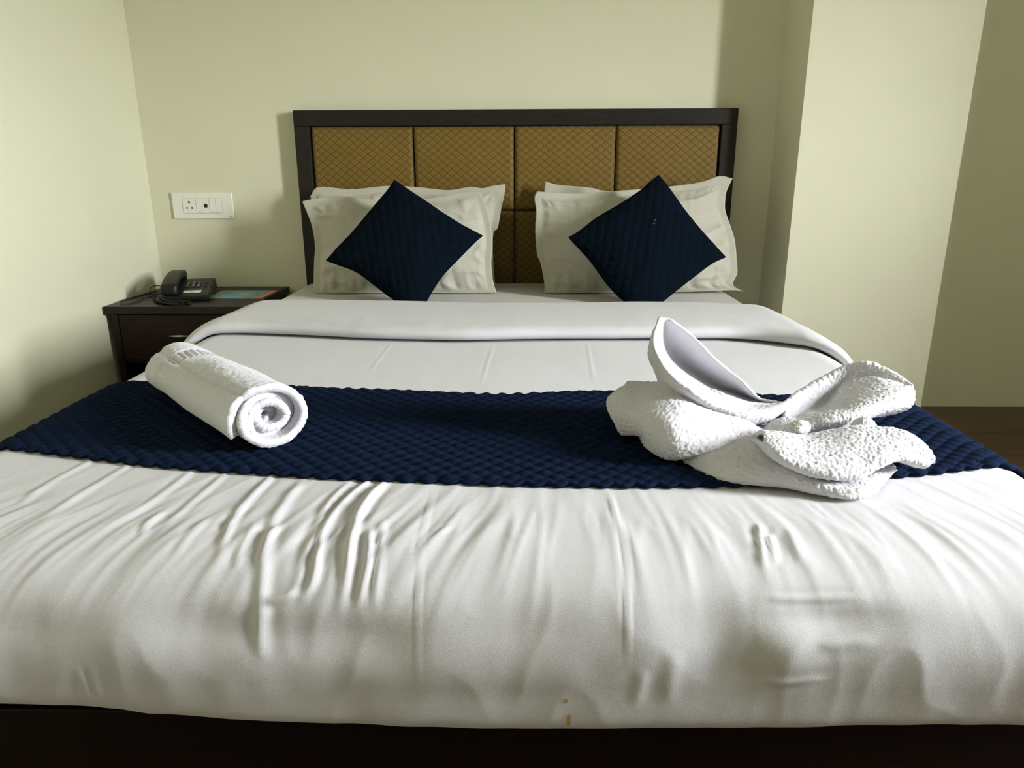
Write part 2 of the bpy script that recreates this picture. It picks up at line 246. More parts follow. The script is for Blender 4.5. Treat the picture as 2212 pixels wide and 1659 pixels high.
M['navy_c'] = mat('navy_cushion', (0.0026, 0.0056, 0.0105), 1.0, var=0.12, vscale=60, bump=0.2, bscale=1200, spec=0.04)
M['black'] = mat('black_plastic', (0.0075, 0.0075, 0.006), 0.45, spec=0.3, bump=0.05, bscale=900)
M['key'] = mat('phone_key', (0.008, 0.008, 0.008), 0.35, spec=0.5)
M['keymark'] = mat('key_print', (0.75, 0.75, 0.70), 0.6)
M['paper'] = mat('label_paper', (0.75, 0.75, 0.68), 0.7)
M['ink'] = mat('ink', (0.03, 0.03, 0.03), 0.6)
M['chrome'] = mat('brushed_steel', (0.55, 0.54, 0.50), 0.3, metal=1.0)
M['plate'] = mat('switch_plastic', (0.80, 0.79, 0.70), 0.35, spec=0.4)
M['dark'] = mat('dark_void', (0.004, 0.004, 0.004), 0.8)
M['soap'] = mat('soap', (0.85, 0.84, 0.80), 0.4)
M['alu'] = mat('window_frame_white', (0.75, 0.75, 0.73), 0.4)
M['mark'] = mat('pale_mark', (0.028, 0.034, 0.036), 0.9)
M['stain'] = mat('ochre_stain', (0.45, 0.28, 0.07), 0.9)

def gold_material():
    mt, n, l, b = nt('gold_diamond_fabric')
    b.inputs['Roughness'].default_value = 0.62; b.inputs['Specular IOR Level'].default_value = 0.3
    b.inputs['Sheen Weight'].default_value = 0.15
    tc = n.new('ShaderNodeTexCoord'); sx = n.new('ShaderNodeSeparateXYZ'); l.new(tc.outputs['Object'], sx.inputs[0])
    def line(sgn):
        a = n.new('ShaderNodeMath'); a.operation = 'MULTIPLY'; a.inputs[1].default_value = 1 / 0.034; l.new(sx.outputs['X'], a.inputs[0])
        c = n.new('ShaderNodeMath'); c.operation = 'MULTIPLY'; c.inputs[1].default_value = sgn / 0.0265; l.new(sx.outputs['Z'], c.inputs[0])
        s = n.new('ShaderNodeMath'); s.operation = 'ADD'; l.new(a.outputs[0], s.inputs[0]); l.new(c.outputs[0], s.inputs[1])
        f = n.new('ShaderNodeMath'); f.operation = 'PINGPONG'; f.inputs[1].default_value = 0.5; l.new(s.outputs[0], f.inputs[0]); return f
    mn = n.new('ShaderNodeMath'); mn.operation = 'MINIMUM'; l.new(line(1).outputs[0], mn.inputs[0]); l.new(line(-1).outputs[0], mn.inputs[1])
    rp = n.new('ShaderNodeValToRGB'); l.new(mn.outputs[0], rp.inputs[0])
    rp.color_ramp.elements[0].position = 0.045; rp.color_ramp.elements[0].color = (0.105, 0.057, 0.004, 1)
    rp.color_ramp.elements[1].position = 0.085; rp.color_ramp.elements[1].color = (0.195, 0.122, 0.016, 1)
    no = n.new('ShaderNodeTexNoise'); no.inputs['Scale'].default_value = 120; l.new(tc.outputs['Object'], no.inputs['Vector'])
    mx = n.new('ShaderNodeMix'); mx.data_type = 'RGBA'; mx.blend_type = 'MULTIPLY'; mx.inputs[0].default_value = 0.25
    l.new(rp.outputs[0], mx.inputs[6]); l.new(no.outputs['Fac'], mx.inputs[7]); l.new(mx.outputs[2], b.inputs['Base Color'])
    nb = n.new('ShaderNodeTexNoise'); nb.inputs['Scale'].default_value = 900; l.new(tc.outputs['Object'], nb.inputs['Vector'])
    bp = n.new('ShaderNodeBump'); bp.inputs['Strength'].default_value = 0.2; bp.inputs['Distance'].default_value = 0.001
    l.new(nb.outputs['Fac'], bp.inputs['Height']); l.new(bp.outputs[0], b.inputs['Normal'])
    return mt
M['gold'] = gold_material()

def plank_material():
    mt, n, l, b = nt('wood_plank')
    b.inputs['Roughness'].default_value = 0.38; b.inputs['Specular IOR Level'].default_value = 0.4
    tc = n.new('ShaderNodeTexCoord'); mp = n.new('ShaderNodeMapping'); mp.inputs['Scale'].default_value = (1.6, 16, 1)
    oi = n.new('ShaderNodeObjectInfo'); ad = n.new('ShaderNodeVectorMath'); ad.operation = 'ADD'
    sc = n.new('ShaderNodeMath'); sc.operation = 'MULTIPLY'; sc.inputs[1].default_value = 60; l.new(oi.outputs['Random'], sc.inputs[0])
    l.new(tc.outputs['Object'], mp.inputs[0]); l.new(mp.outputs[0], ad.inputs[0]); l.new(sc.outputs[0], ad.inputs[1])
    no = n.new('ShaderNodeTexNoise'); no.inputs['Scale'].default_value = 2.2; no.inputs['Detail'].default_value = 8; no.inputs['Distortion'].default_value = 0.6
    l.new(ad.outputs[0], no.inputs['Vector'])
    rp = n.new('ShaderNodeValToRGB'); rp.color_ramp.elements[0].position = 0.32; rp.color_ramp.elements[1].position = 0.72
    rp.color_ramp.elements[0].color = (0.030, 0.0105, 0.0022, 1); rp.color_ramp.elements[1].color = (0.088, 0.036, 0.0085, 1)
    l.new(no.outputs['Fac'], rp.inputs[0])
    hv = n.new('ShaderNodeHueSaturation'); mr = n.new('ShaderNodeMapRange'); mr.inputs[3].default_value = 0.75; mr.inputs[4].default_value = 1.25
    l.new(oi.outputs['Random'], mr.inputs[0]); l.new(mr.outputs[0], hv.inputs['Value']); l.new(rp.outputs[0], hv.inputs['Color'])
    l.new(hv.outputs[0], b.inputs['Base Color'])
    return mt
M['plank'] = plank_material()

def leaflet_material():
    mt, n, l, b = nt('printed_leaflet'); b.inputs['Roughness'].default_value = 0.3
    tc = n.new('ShaderNodeTexCoord'); sx = n.new('ShaderNodeSeparateXYZ'); l.new(tc.outputs['Generated'], sx.inputs[0])
    no = n.new('ShaderNodeTexNoise'); no.inputs['Scale'].default_value = 7; no.inputs['Detail'].default_value = 6; l.new(tc.outputs['Generated'], no.inputs['Vector'])
    def ramp(src, stops):
        r = n.new('ShaderNodeValToRGB'); e = r.color_ramp.elements
        e[0].position, e[0].color = stops[0][0], (*stops[0][1], 1); e[1].position, e[1].color = stops[-1][0], (*stops[-1][1], 1)
        for p_, c_ in stops[1:-1]:
            q = e.new(p_); q.color = (*c_, 1)
        l.new(src, r.inputs[0]); return r
    def mix(fac, a, c):
        x = n.new('ShaderNodeMix'); x.data_type = 'RGBA'; l.new(fac, x.inputs[0]); l.new(a, x.inputs[6]); l.new(c, x.inputs[7]); return x.outputs[2]
    water = ramp(no.outputs['Fac'], [(0.3, (0.06,0.19,0.42)), (0.5, (0.10,0.40,0.55)), (0.7, (0.22,0.52,0.58))])
    n2 = n.new('ShaderNodeTexNoise'); n2.inputs['Scale'].default_value = 22; n2.inputs['Detail'].default_value = 4; l.new(tc.outputs['Generated'], n2.inputs['Vector'])
    leaf = ramp(n2.outputs['Fac'], [(0.35, (0.02, 0.06, 0.02)), (0.55, (0.20,0.36,0.11)), (0.66, (0.8,0.8,0.7))])
    # foliage crowds the two ends
    px = n.new('ShaderNodeMath'); px.operation = 'SUBTRACT'; px.inputs[1].default_value = 0.55; l.new(sx.outputs['X'], px.inputs[0])
    pa = n.new('ShaderNodeMath'); pa.operation = 'ABSOLUTE'; l.new(px.outputs[0], pa.inputs[0])
    pn = n.new('ShaderNodeMath'); pn.operation = 'MULTIPLY_ADD'; pn.inputs[1].default_value = 0.5; pn.inputs[2].default_value = -0.25; l.new(no.outputs['Fac'], pn.inputs[0])
    ps = n.new('ShaderNodeMath'); ps.operation = 'ADD'; l.new(pa.outputs[0], ps.inputs[0]); l.new(pn.outputs[0], ps.inputs[1])
    fm = ramp(ps.outputs[0], [(0.26, (0, 0, 0)), (0.32, (1, 1, 1))])
    c1 = mix(fm.outputs[0], water.outputs[0], leaf.outputs[0])
    mp = n.new('ShaderNodeMapping'); mp.inputs['Location'].default_value = (-0.60, -0.50, 0); l.new(tc.outputs['Generated'], mp.inputs[0])
    m2 = n.new('ShaderNodeMapping'); m2.inputs['Scale'].default_value = (1.25, 1.0, 0); l.new(mp.outputs[0], m2.inputs[0])
    ln = n.new('ShaderNodeVectorMath'); ln.operation = 'LENGTH'; l.new(m2.outputs[0], ln.inputs[0])
    dm = ramp(ln.outputs['Value'], [(0.13, (1, 1, 1)), (0.17, (0, 0, 0))])
    pink = ramp(n2.outputs['Fac'], [(0.40, (0.70,0.20,0.20)), (0.62, (0.85,0.5,0.45))])
    c2 = mix(dm.outputs[0], c1, pink.outputs[0])
    l.new(c2, b.inputs['Base Color'])
    return mt
M['leaflet'] = leaflet_material()
M['red'] = mat('red_strip', (0.62,0.10,0.11), 0.35)

def glass_material():
    mt, n, l, b = nt('window_glass'); n.remove(b)
    out = n['Material Output']; tr = n.new('ShaderNodeBsdfTransparent'); gl = n.new('ShaderNodeBsdfGlossy'); gl.inputs['Roughness'].default_value = 0.02
    mx = n.new('ShaderNodeMixShader'); mx.inputs[0].default_value = 0.06
    l.new(tr.outputs[0], mx.inputs[1]); l.new(gl.outputs[0], mx.inputs[2]); l.new(mx.outputs[0], out.inputs[0]); return mt
M['glass'] = glass_material()

# ------------------------------------------------------------------ the room
XL, XR, YB, YF, ZC = -1.4254, WIN_X, 2.8262, -2.2, 2.75
def struct(name, me, material, parent=None):
    o = link(name, me, material, parent)
    if not parent: o['kind'] = 'structure'
    return o
floor = struct('floor', boxes([(XL - .15, XR + .25, YF - .15, YB + .15, -0.10, -0.008)]), M['wood_red'])
pw, plen, gap = 0.1525, 1.22, 0.0012
plank_me = {}
row = 0; y1 = YB
joints = [1.571 - 0.0, 0.55, 1.05, 0.15]
while y1 > YF:
    y0 = max(YF, y1 - pw)
    off = [1.05, 1.571, 0.72, 0.32][row % 4]
    xs = []
    x = off
    while x > XL: x -= plen
    while x < XR:
        xs.append((max(x, XL), min(x + plen, XR))); x += plen
    for (a, b_) in xs:
        if b_ - a < 0.02: continue
        w_, h_ = b_ - a - gap, y1 - y0 - gap
        key = (round(w_, 4), round(h_, 4))
        if key not in plank_me:
            plank_me[key] = boxes([(-w_ / 2, w_ / 2, -h_ / 2, h_ / 2, -0.008, 0.0)])
            plank_me[key].materials.append(M['plank'])
        o = bpy.data.objects.new('plank', plank_me[key]); COL.objects.link(o); o.parent = floor
        o.location = ((a + b_) / 2, (y0 + y1) / 2, 0)
    y1 = y0; row += 1

struct('wall_back', boxes([(XL - .15, XR + .25, YB, YB + .15, -0.1, ZC)]), M['wall'])
struct('wall_left', boxes([(XL - .15, XL, YF, YB, -0.1, ZC)]), M['wall'])
struct('wall_front', boxes([(XL - .15, XR + .25, YF - .15, YF, -0.1, ZC)]), M['wall'])
ys_ = [YF] + [v for w in sorted(WINDOWS) for v in w] + [YB]
struct('wall_right', boxes([(XR, XR + .24, ys_[i], ys_[i + 1], -0.1, ZC) for i in range(0, len(ys_), 2)] +
                           [(XR, XR + .24, a, b_, z0, z1) for a, b_ in WINDOWS for z0, z1 in ((-0.1, WIN_Z0), (WIN_Z1, ZC))]), M['wall'])
struct('wall_column', boxes([(0.9097, 1.451, 2.5636, YB, -0.0, ZC)]), M['wall'])
struct('ceiling', boxes([(XL - .15, XR + .25, YF - .15, YB + .15, ZC, ZC + .1)]), M['ceiling'])
wx0, wx1 = XR + 0.18, XR + 0.22
fr = 0.035
for wi, (wy0, wy1) in enumerate(WINDOWS):
    win = struct('window_%d' % (wi + 1), boxes([(wx0, wx1, wy0, wy0 + fr, WIN_Z0, WIN_Z1), (wx0, wx1, wy1 - fr, wy1, WIN_Z0, WIN_Z1),
                 (wx0, wx1, wy0, wy1, WIN_Z0, WIN_Z0 + fr), (wx0, wx1, wy0, wy1, WIN_Z1 - fr, WIN_Z1)]), M['alu'])
    struct('pane', boxes([(wx0 + .02, wx0 + .024, wy0 + fr, wy1 - fr, WIN_Z0 + fr, WIN_Z1 - fr)]), M['glass'], win)
    struct('window_sill', boxes([(XR - .02, XR + .18, wy0, wy1, WIN_Z0 - .02, WIN_Z0 + .004)], 0.004), M['alu'], win)

# ------------------------------------------------------------------ bed
HX0, HX1, HY, HZ = -0.8414, 0.7586, 2.776, 1.1329
bed = empty('bed', (-0.041, 1.75, 0), 'dark wooden double bed with gold upholstered headboard panels', 'bed')
tw, sw = 0.055, 0.055
link('headboard_rail', boxes([(HX0, HX1, HY, YB - .002, HZ - tw, HZ)], 0.0025), M['wood'], bed)
link('headboard_stile', boxes([(HX0, HX0 + sw, HY, YB - .002, 0.0, HZ - tw)], 0.0025), M['wood_v'], bed)
link('headboard_stile', boxes([(HX1 - sw, HX1, HY, YB - .002, 0.0, HZ - tw)], 0.0025), M['wood_v'], bed)
link('headboard_back', boxes([(HX0 + sw, HX1 - sw, HY + .03, YB - .004, 0.2, HZ - tw)]), M['dark'], bed)
def disc(c, r, depth, axis='Y', seg=16):
    bm = bmesh.new(); g = bmesh.ops.create_cone(bm, cap_ends=True, segments=seg, radius1=r, radius2=r, depth=depth)
    R_ = Matrix.Rotation(math.pi / 2, 3, 'X') if axis == 'Y' else Matrix.Identity(3)
    for v in bm.verts: v.co = R_ @ v.co + Vector(c)
    return bm_mesh(bm)
link('screw_hole', disc((HX0 + .030, HY, HZ - .028), 0.004, 0.0012), M['dark'], bed)
px_ = [HX0 + sw, -0.411, -0.042, 0.328, HX1 - sw]; pz_ = [0.480, 0.779, HZ - tw]
def panel(x0, x1, z0, z1):
    g = 0.0016
    x0 += g; x1 -= g; z0 += g; z1 -= g
    nx, nz = int((x1 - x0) / .0026), int((z1 - z0) / .0026)
    X = np.linspace(x0, x1, nx)[:, None] + np.zeros(nz); Z = np.linspace(z0, z1, nz)[None, :] + np.zeros((nx, 1))
    dx = np.minimum(X - x0, x1 - X); dz = np.minimum(Z - z0, z1 - Z)
    e = lambda d: 1 - np.clip(1 - d / .016, 0, 1) ** 2.4
    puff = 0.016 * np.sqrt(np.clip(e(dx) * e(dz), 0, 1)) + 0.006 * (np.clip(dx / .15, 0, 1) * np.clip(dz / .12, 0, 1)) ** .7
    pp = lambda t: np.abs(t - np.round(t))
    a = pp(X / .034 + Z / .0265); b_ = pp(X / .034 - Z / .0265)
    puff -= 0.0011 * (np.exp(-(a / .07) ** 2) + np.exp(-(b_ / .07) ** 2))
    puff += 0.0012 * perlin(X * 14, Z * 14, x0 * 7)
    P = np.stack([X, HY + .024 - puff, Z], -1)
    B = P.copy(); B[..., 1] = HY + .03
    return two_sided(P, B)
for i in range(4):
    for j in range(2):
        link('headboard_panel', panel(px_[i], px_[i + 1], pz_[j], pz_[j + 1]), M['gold'], bed, smooth=True)
link('foot_rail', boxes([(HX0 + .01, HX1 - .01, .672, .697, 0.09, .346)], 0.002), M['wood_red'], bed)
link('side_rail', boxes([(HX0 + .01, HX0 + .035, .697, HY, 0.09, .30)], 0.002), M['wood_red'], bed)
link('side_rail', boxes([(HX1 - .035, HX1 - .01, .697, HY, 0.09, .30)], 0.002), M['wood_red'], bed)
link('slat_base', boxes([(HX0 + .035, HX1 - .035, .697, HY, 0.255, .272)]), M['wood_red'], bed)
for (x, y) in ((HX0 + .05, .72), (HX1 - .12, .72)):
    link('leg', boxes([(x, x + .07, y - .02, y + .05, 0.0, 0.255)], 0.003), M['wood_red'], bed)

# mattress in a fitted sheet
MX0, MX1, MY0, MY1, MZ0, MZ1 = -0.838, 0.715, 0.705, HY - .002, 0.272, 0.5125
mm = boxes([(MX0, MX1, MY0, MY1, MZ0, MZ1)], 0.032, 6)
mat_o = link('mattress', mm, M['sheet'], None, smooth=True)
tag(mat_o, 'thick mattress in a plain white fitted sheet under the duvet', 'mattress')

# ------------------------------------------------------------------ duvet
DXL, DXR, DR, DZ = -0.857, 0.735, 0.10, 0.532
def side(u):
    """across the bed: arc length u (equal to x on the flat) -> x, drop, unit outward tilt"""
    u = np.asarray(u, float); x = u.copy(); drop = np.zeros_like(u); ang = np.zeros_like(u)
    for sgn, x0 in ((-1, DXL + DR), (1, DXR - DR)):
        g = sgn * (u - x0); mk = g > 0
        a = np.clip(g / DR, 0, np.pi / 2)
        xx = x0 + sgn * DR * np.sin(a); dd = DR * (1 - np.cos(a)) + np.clip(g - DR * np.pi / 2, 0, None)
        x = np.where(mk, xx, x); drop = np.where(mk, dd, drop); ang = np.where(mk, sgn * a, ang)
    return x, drop, ang
prof = catmull([(.712, .346), (.690, .342), (.668, .348), (.657, .368), (.652, .41), (.655, .452), (.670, .49), (.700, .514), (.745, .527), (.80, .531), (.9, .532), (1.3, .532)], 2000)
ps_ = np.r_[0, np.cumsum(np.linalg.norm(np.diff(prof, axis=0), axis=1))]
S_END = ps_[-1] + (2.10 - 1.3)
prof = np.vstack([prof, [2.10, .532]]); ps_ = np.r_[ps_, S_END]
def s_of_y(y): return ps_[-2] + (y - 1.3)
def duvet_base(U, S):
    x, ds, ang = side(U)
    Y = np.interp(S, ps_, prof[:, 0]); df = DZ - np.interp(S, ps_, prof[:, 1])
    drop = (np.clip(ds, 0, None) ** 4 + np.clip(df, 0, None) ** 4) ** .25
    drop = drop + np.minimum(df, 0)
    return np.stack([x, Y, DZ - drop], -1)
def seg_dist(U, S, P):
    best = np.full(U.shape, 9.0); along = np.zeros(U.shape)
    P = catmull(P, 24) if len(P) > 2 else even(P, 12)
    L = np.r_[0, np.cumsum(np.linalg.norm(np.diff(P, axis=0), axis=1))]
    for k in range(len(P) - 1):
        a, d = P[k], P[k + 1] - P[k]; q = d @ d + 1e-12
        t = np.clip(((U - a[0]) * d[0] + (S - a[1]) * d[1]) / q, 0, 1)
        dist = np.hypot(U - a[0] - t * d[0], S - a[1] - t * d[1])
        mk = dist < best; best = np.where(mk, dist, best); along = np.where(mk, (L[k] + t * (L[k + 1] - L[k])) / L[-1], along)
    return best, along
uu = np.linspace(DXL + DR - .33, DXR - DR + .33, 530)
ss = np.concatenate([np.linspace(0, .46, 170), np.linspace(.46, S_END, 130)[1:]])
U, S = np.meshgrid(uu, ss, indexing='ij')
P = duvet_base(U, S); N = gnormals(P)
N = N * np.sign(N[260, 250, 2])
disp = np.zeros(U.shape)
for pts, w_, a_ in DATA['strokes']:
    pa = np.array(pts); pad = 4 * w_
    mk = (U > pa[:, 0].min() - pad) & (U < pa[:, 0].max() + pad) & (S > pa[:, 1].min() - pad) & (S < pa[:, 1].max() + pad)
    if not mk.any(): continue
    d_, al = seg_dist(U[mk], S[mk], pa)
    taper = np.clip(al / .22, 0, 1) * np.clip((1 - al) / .34, 0, 1); taper = taper * taper * (3 - 2 * taper)
    a_ *= float(np.clip((pa[:, 1].mean() - .06) / .16, .22, 1))
    disp[mk] += 1.15 * a_ * (np.exp(-(d_ / w_) ** 2) - .35 * np.exp(-((d_ - 1.9 * w_) / (1.2 * w_)) ** 2)) * taper
for (u0, s0, a_, b_, h_) in DATA['bumps']:
    disp += .7 * h_ * np.exp(-((U - u0) / a_) ** 2 - ((S - s0) / b_) ** 2)
win_edge = np.exp(-((S - .285) / .075) ** 2)
slant = np.interp(U, [-.6, -.1, .1, .6], [.42, .38, -.05, -.35])
Us = U - slant * (S - .28)
ridged = lambda a, b_, sd: np.clip(1 - np.abs(perlin(a, b_, sd)) * 3.2, 0, 1) ** 1.6
left = np.interp(U, [-.6, -.1, .05, .6], [1.2, 1.25, .75, .75])
disp += win_edge * left * (.0022 * ridged(Us * 26, S * 4.0, 1.5) + .0012 * ridged(Us * 55, S * 7, 4.2) + .0012 * perlin(Us * 40, S * 6, 2.2))
disp += np.exp(-((S - .40) / .06) ** 2) * left * .0010 * ridged(Us * 22, S * 3, 7.5)
face = np.exp(-((S - .13) / .10) ** 2)
disp += face * (.0032 * perlin(U * 8, S * 6, 8.1) + .0018 * perlin(U * 19, S * 8, 2.3) + .0008 * ridged(U * 16, S * 9, 5.3))
disp += .0018 * perlin(U * 5, S * 5, 3.3) + .0006 * perlin(U * 22, S * 12, 5.0)
hem = np.clip(1 - S / .05, 0, 1)
hemz = np.interp(U, [-.6, -.5, -.42, -.2, 0, .2, .35, .55], [.018, .012, .000, -.008, -.014, -.008, -.004, .000]) + .002 * perlin(U * 14, 0 * U, 6.6)
P = P + N * disp[..., None]
P[..., 2] += np.clip(1 - (S - .02) / .06, 0, 1) * hemz
P[..., 1] -= np.clip(1 - S / .10, 0, 1) ** 2 * np.clip((.004 - hemz) / .010, 0, 1) * .030
Pb = P - N * np.minimum(.012, .004 + .03 * S)[..., None]
duvet = empty('duvet', (-.06, 1.4, .53), 'white cotton duvet spread over the bed, wrinkled along the foot', 'duvet')
link('duvet_body', two_sided(P, Pb), M['cotton'], duvet, smooth=True)
def patch(P_, N_, i0, i1, j0, j1, lift):
    """thin film lying on a cloth grid"""
    a = P_[i0:i1, j0:j1] + N_[i0:i1, j0:j1] * lift
    return raw_mesh(a.reshape(-1, 3), grid_faces(a.shape[0], a.shape[1]))
iu = lambda v: int(np.argmin(np.abs(uu - v))); js = lambda v: int(np.argmin(np.abs(ss - v)))
for (su, s0, s1) in ((.041, .080, .085), (.045, .052, .066)):       # two small ochre spots by the hem
    st = link('stain', patch(P, N, iu(su), iu(su) + 2, js(s0), js(s1) + 1, .0004), M['stain'], duvet, smooth=True)

# folded-back band of the duvet
lip_x = [-.95, -.79, -.66, -.54, -.37, -.15, .07, .29, .51, .585, .64, .72, .95]
lip_y = [1.72, 1.745, 1.750, 1.728, 1.688, 1.669, 1.690, 1.690, 1.696, 1.660, 1.610, 1.56, 1.54]
bak_x = [-.95, -.8, -.6, -.38, -.03, .35, .56, .66, .95]
bak_y = [2.10, 2.125, 2.135, 2.11, 2.075, 2.10, 2.08, 2.05, 2.00]
fp = catmull([(1.0, -.004), (1.015, .004), (.985, .020), (.93, .027), (.75, .030), (.45, .033), (.20, .036), (.09, .0355), (.03, .031), (.0, .021), (.004, .010), (.03, .0035), (.08, .0025), (.4, .002), (.75, .001), (.97, -.002)], 260)
fp = even(fp * [0.42, 1.0], 220) / [0.42, 1.0]
uf = np.linspace(DXL + DR - .27, DXR - DR + .27, 420)
U, T = np.meshgrid(uf, fp[:, 0], indexing='ij'); H = np.broadcast_to(fp[:, 1], U.shape)
x, ds, ang = side(U)
yl = np.interp(U, lip_x, lip_y); yb = np.interp(U, bak_x, bak_y)
kern = np.exp(-np.linspace(-2, 2, 41) ** 2); kern /= kern.sum()
sm = lambda a: np.repeat(np.convolve(np.pad(a[:, 0], 20, mode='edge'), kern, 'valid')[:, None], a.shape[1], 1)
yl, yb = sm(yl), sm(yb)
Yf = yl + T * (yb - yl)
thin = np.interp(np.abs(ang), [0, 1.57], [1.0, .55])
Hh = H * thin
Hh = Hh + np.clip(H / .02, 0, 1) * .0016 * perlin(U * 26, Yf * 9, 6.4) * np.exp(-((T - .08) / .2) ** 2)
Hh = Hh + np.clip(H / .03, 0, 1) * (.0022 * perlin(U * 4, Yf * 26, 1.1) + .0011 * perlin(U * 7, Yf * 70, 2.2) * np.clip(T * 3, 0, 1))
Hh = Hh + np.clip(H / .02, 0, 1) * .004 * np.exp(-((T - .05) / .12) ** 2) * perlin(U * 20 + Yf * 30, Yf * 18, 3.7) * np.exp(-((U + .62) / .16) ** 2)
Pf = np.stack([x + Hh * np.sin(ang), Yf, DZ + .003 - ds + Hh * np.cos(ang)], -1)
Pf[..., 2] += .0025 * perlin(U * 6, U * 0, 9.1)
n_, m_ = U.shape
V = Pf.reshape(-1, 3); F = grid_faces(n_, m_, wv=True)
link('turned_back_fold', raw_mesh(V, F), M['cotton'], duvet, smooth=True)


# ------------------------------------------------------------------ bed runner
fr_x = [-.95, -.80, -.516, -.25, -.017, .134, .33, .535, .70, .95]
fr_y = [1.005, 1.00, .925, .885, .868, .863, .872, .907, .955, .99]
bk_x = [-.95, -.80, -.60, -.431, -.2, -.024, .106, .30, .484, .70, .95]
bk_y = [1.345, 1.335, 1.325, 1.303, 1.272, 1.253, 1.277, 1.262, 1.248, 1.262, 1.265]
ur = np.linspace(DXL + DR - .34, DXR - DR + .34, 690); vr = np.linspace(0, 1, 150)
U, V_ = np.meshgrid(ur, vr, indexing='ij')
PQ = 0.0285
scal = np.abs(np.sin(np.pi * (U / PQ)))
k2 = np.exp(-np.linspace(-2, 2, 61) ** 2); k2 /= k2.sum()
sm2 = lambda a: np.convolve(np.pad(a, 30, mode='edge'), k2, 'valid')[:, None]
y0 = sm2(np.interp(ur, fr_x, fr_y)) + .003 - .0075 * scal; y1 = sm2(np.interp(ur, bk_x, bk_y)) - .003 + .0075 * scal
Yr = y0 + V_ * (y1 - y0)
Sr = s_of_y(Yr)
P = duvet_base(U, Sr); N = gnormals(P); N = np.where(N[..., 2:3] < 0, -N, N)
x_, ds_, ang_ = side(U); N = np.stack([np.sin(ang_), 0 * ang_, np.cos(ang_)], -1)
sag = .012 * perlin(U * 3, Yr * 3, 1.9)
f1 = (U + Yr + sag) / PQ; f2 = (U - Yr + sag) / PQ
puff = .0046 * np.abs(np.sin(np.pi * f1) * np.sin(np.pi * f2)) ** .42 + .0007 * perlin(U * 60, Yr * 260, 3.1)
edge = np.clip(np.minimum(V_, 1 - V_) / .02, 0, 1)
puff = puff * (.35 + .65 * edge) + .0015 * perlin(U * 8, Yr * 8, .5) + .00035 * perlin(U * 240, Yr * 160, 2.0)
base = .0055 + .0012 * perlin(U * 5, Yr * 5, 7.7)
top = P + N * (base + puff)[..., None]; bot = P + N * (.0022 + 0 * base)[..., None]
runner = link('bed_runner', two_sided(top, bot), M['navy'], None, smooth=True)
tag(runner, 'navy blue quilted bed runner with scalloped edges laid across the duvet', 'bed runner')

# ------------------------------------------------------------------ pillows and cushions
def coons(o, n, m_):
    r = {k: np.array(v, float) for k, v in o.items()}
    B, T_ = even(catmull(r['bottom'], 200), n), even(catmull(r['top'], 200), n)
    L_, R_ = even(catmull(r['left'], 200), m_), even(catmull(r['right'], 200), m_)
    a = np.linspace(0, 1, n)[:, None, None]; b = np.linspace(0, 1, m_)[None, :, None]
    S_ = (1 - b) * B[:, None] + b * T_[:, None] + (1 - a) * L_[None] + a * R_[None]
    S_ -= (1 - a) * (1 - b) * B[0] + a * (1 - b) * B[-1] + (1 - a) * b * T_[0] + a * b * T_[-1]
    return S_
def pillow_mesh(o, y0, k, z0, half, flange, seed, n=170, m_=110, sag=0.0, zfloor=.514):
    S_ = coons(o, n, m_); X, Z = S_[..., 0], S_[..., 1]
    Y = y0 + k * (Z - z0)
    a = np.linspace(0, 1, n)[:, None] + np.zeros(m_); b = np.linspace(0, 1, m_)[None, :] + np.zeros((n, 1))
    W_, H_ = .65, .36
    da = np.minimum(a, 1 - a) * W_; db = np.minimum(b, 1 - b) * H_; dist = np.minimum(da, db)
    ia = np.clip((da - flange) / (W_ / 2 - flange), 0, 1); fb = np.where(b < .5, flange * .12, flange * .9); ib = np.clip((db - fb) / (H_ / 2 - fb), 0, 1)
    inside = (ia > 0) & (ib > 0)
    th = half * (1 - (1 - ia) ** 2.2) ** 1.05 * (1 - (1 - ib) ** 2.2) ** .95
    th = np.where(inside, th, 0) + .0016
    ins = np.clip(np.minimum(ia * (W_ / 2), ib * (H_ / 2)) / .02, 0, 1)
    # gathers running in from the seam, long soft folds, slack flange
    near = np.exp(-np.clip(dist - flange, 0, None) / .045) * ins
    gath = np.where(da < db, perlin(b * 17, a * 3, seed), perlin(a * 26, b * 3, seed + 3))
    folds = perlin(a * 5 + b * 3, b * 5 - a * 2, seed + 7)
    ridge = 1 - np.abs(perlin(a * 4 + b * 2.5, b * 4.5 - a * 1.5, seed + 11)) * 2.6
    soft = ins * (.008 * near * gath * 2 + .012 * folds + .010 * np.clip(ridge, 0, 1) ** 3 + .0025 * perlin(a * 22, b * 16, seed + 5))
    wave = (1 - ins) * (.006 * perlin(a * 7, b * 5, seed + 21))
    nrm = np.array([0.0, -1.0, k]); nrm /= np.linalg.norm(nrm)
    C_ = np.stack([X, Y, Z], -1) + nrm * wave[..., None]
    front = C_ + nrm * (th + soft)[..., None]; back = C_ - nrm * (th + .4 * soft + .0006)[..., None]
    low = sag * np.exp(-(b / .35) ** 2) * np.sin(np.pi * np.clip(a, 0, 1))
    front[..., 1] -= low
    for q in (front, back): q[..., 2] = np.maximum(q[..., 2], zfloor + .003 * (1 - np.exp(-np.abs(q[..., 2] - zfloor) / .01)))
    return two_sided(front, back)
gp = 'white pillows leaning on the headboard'
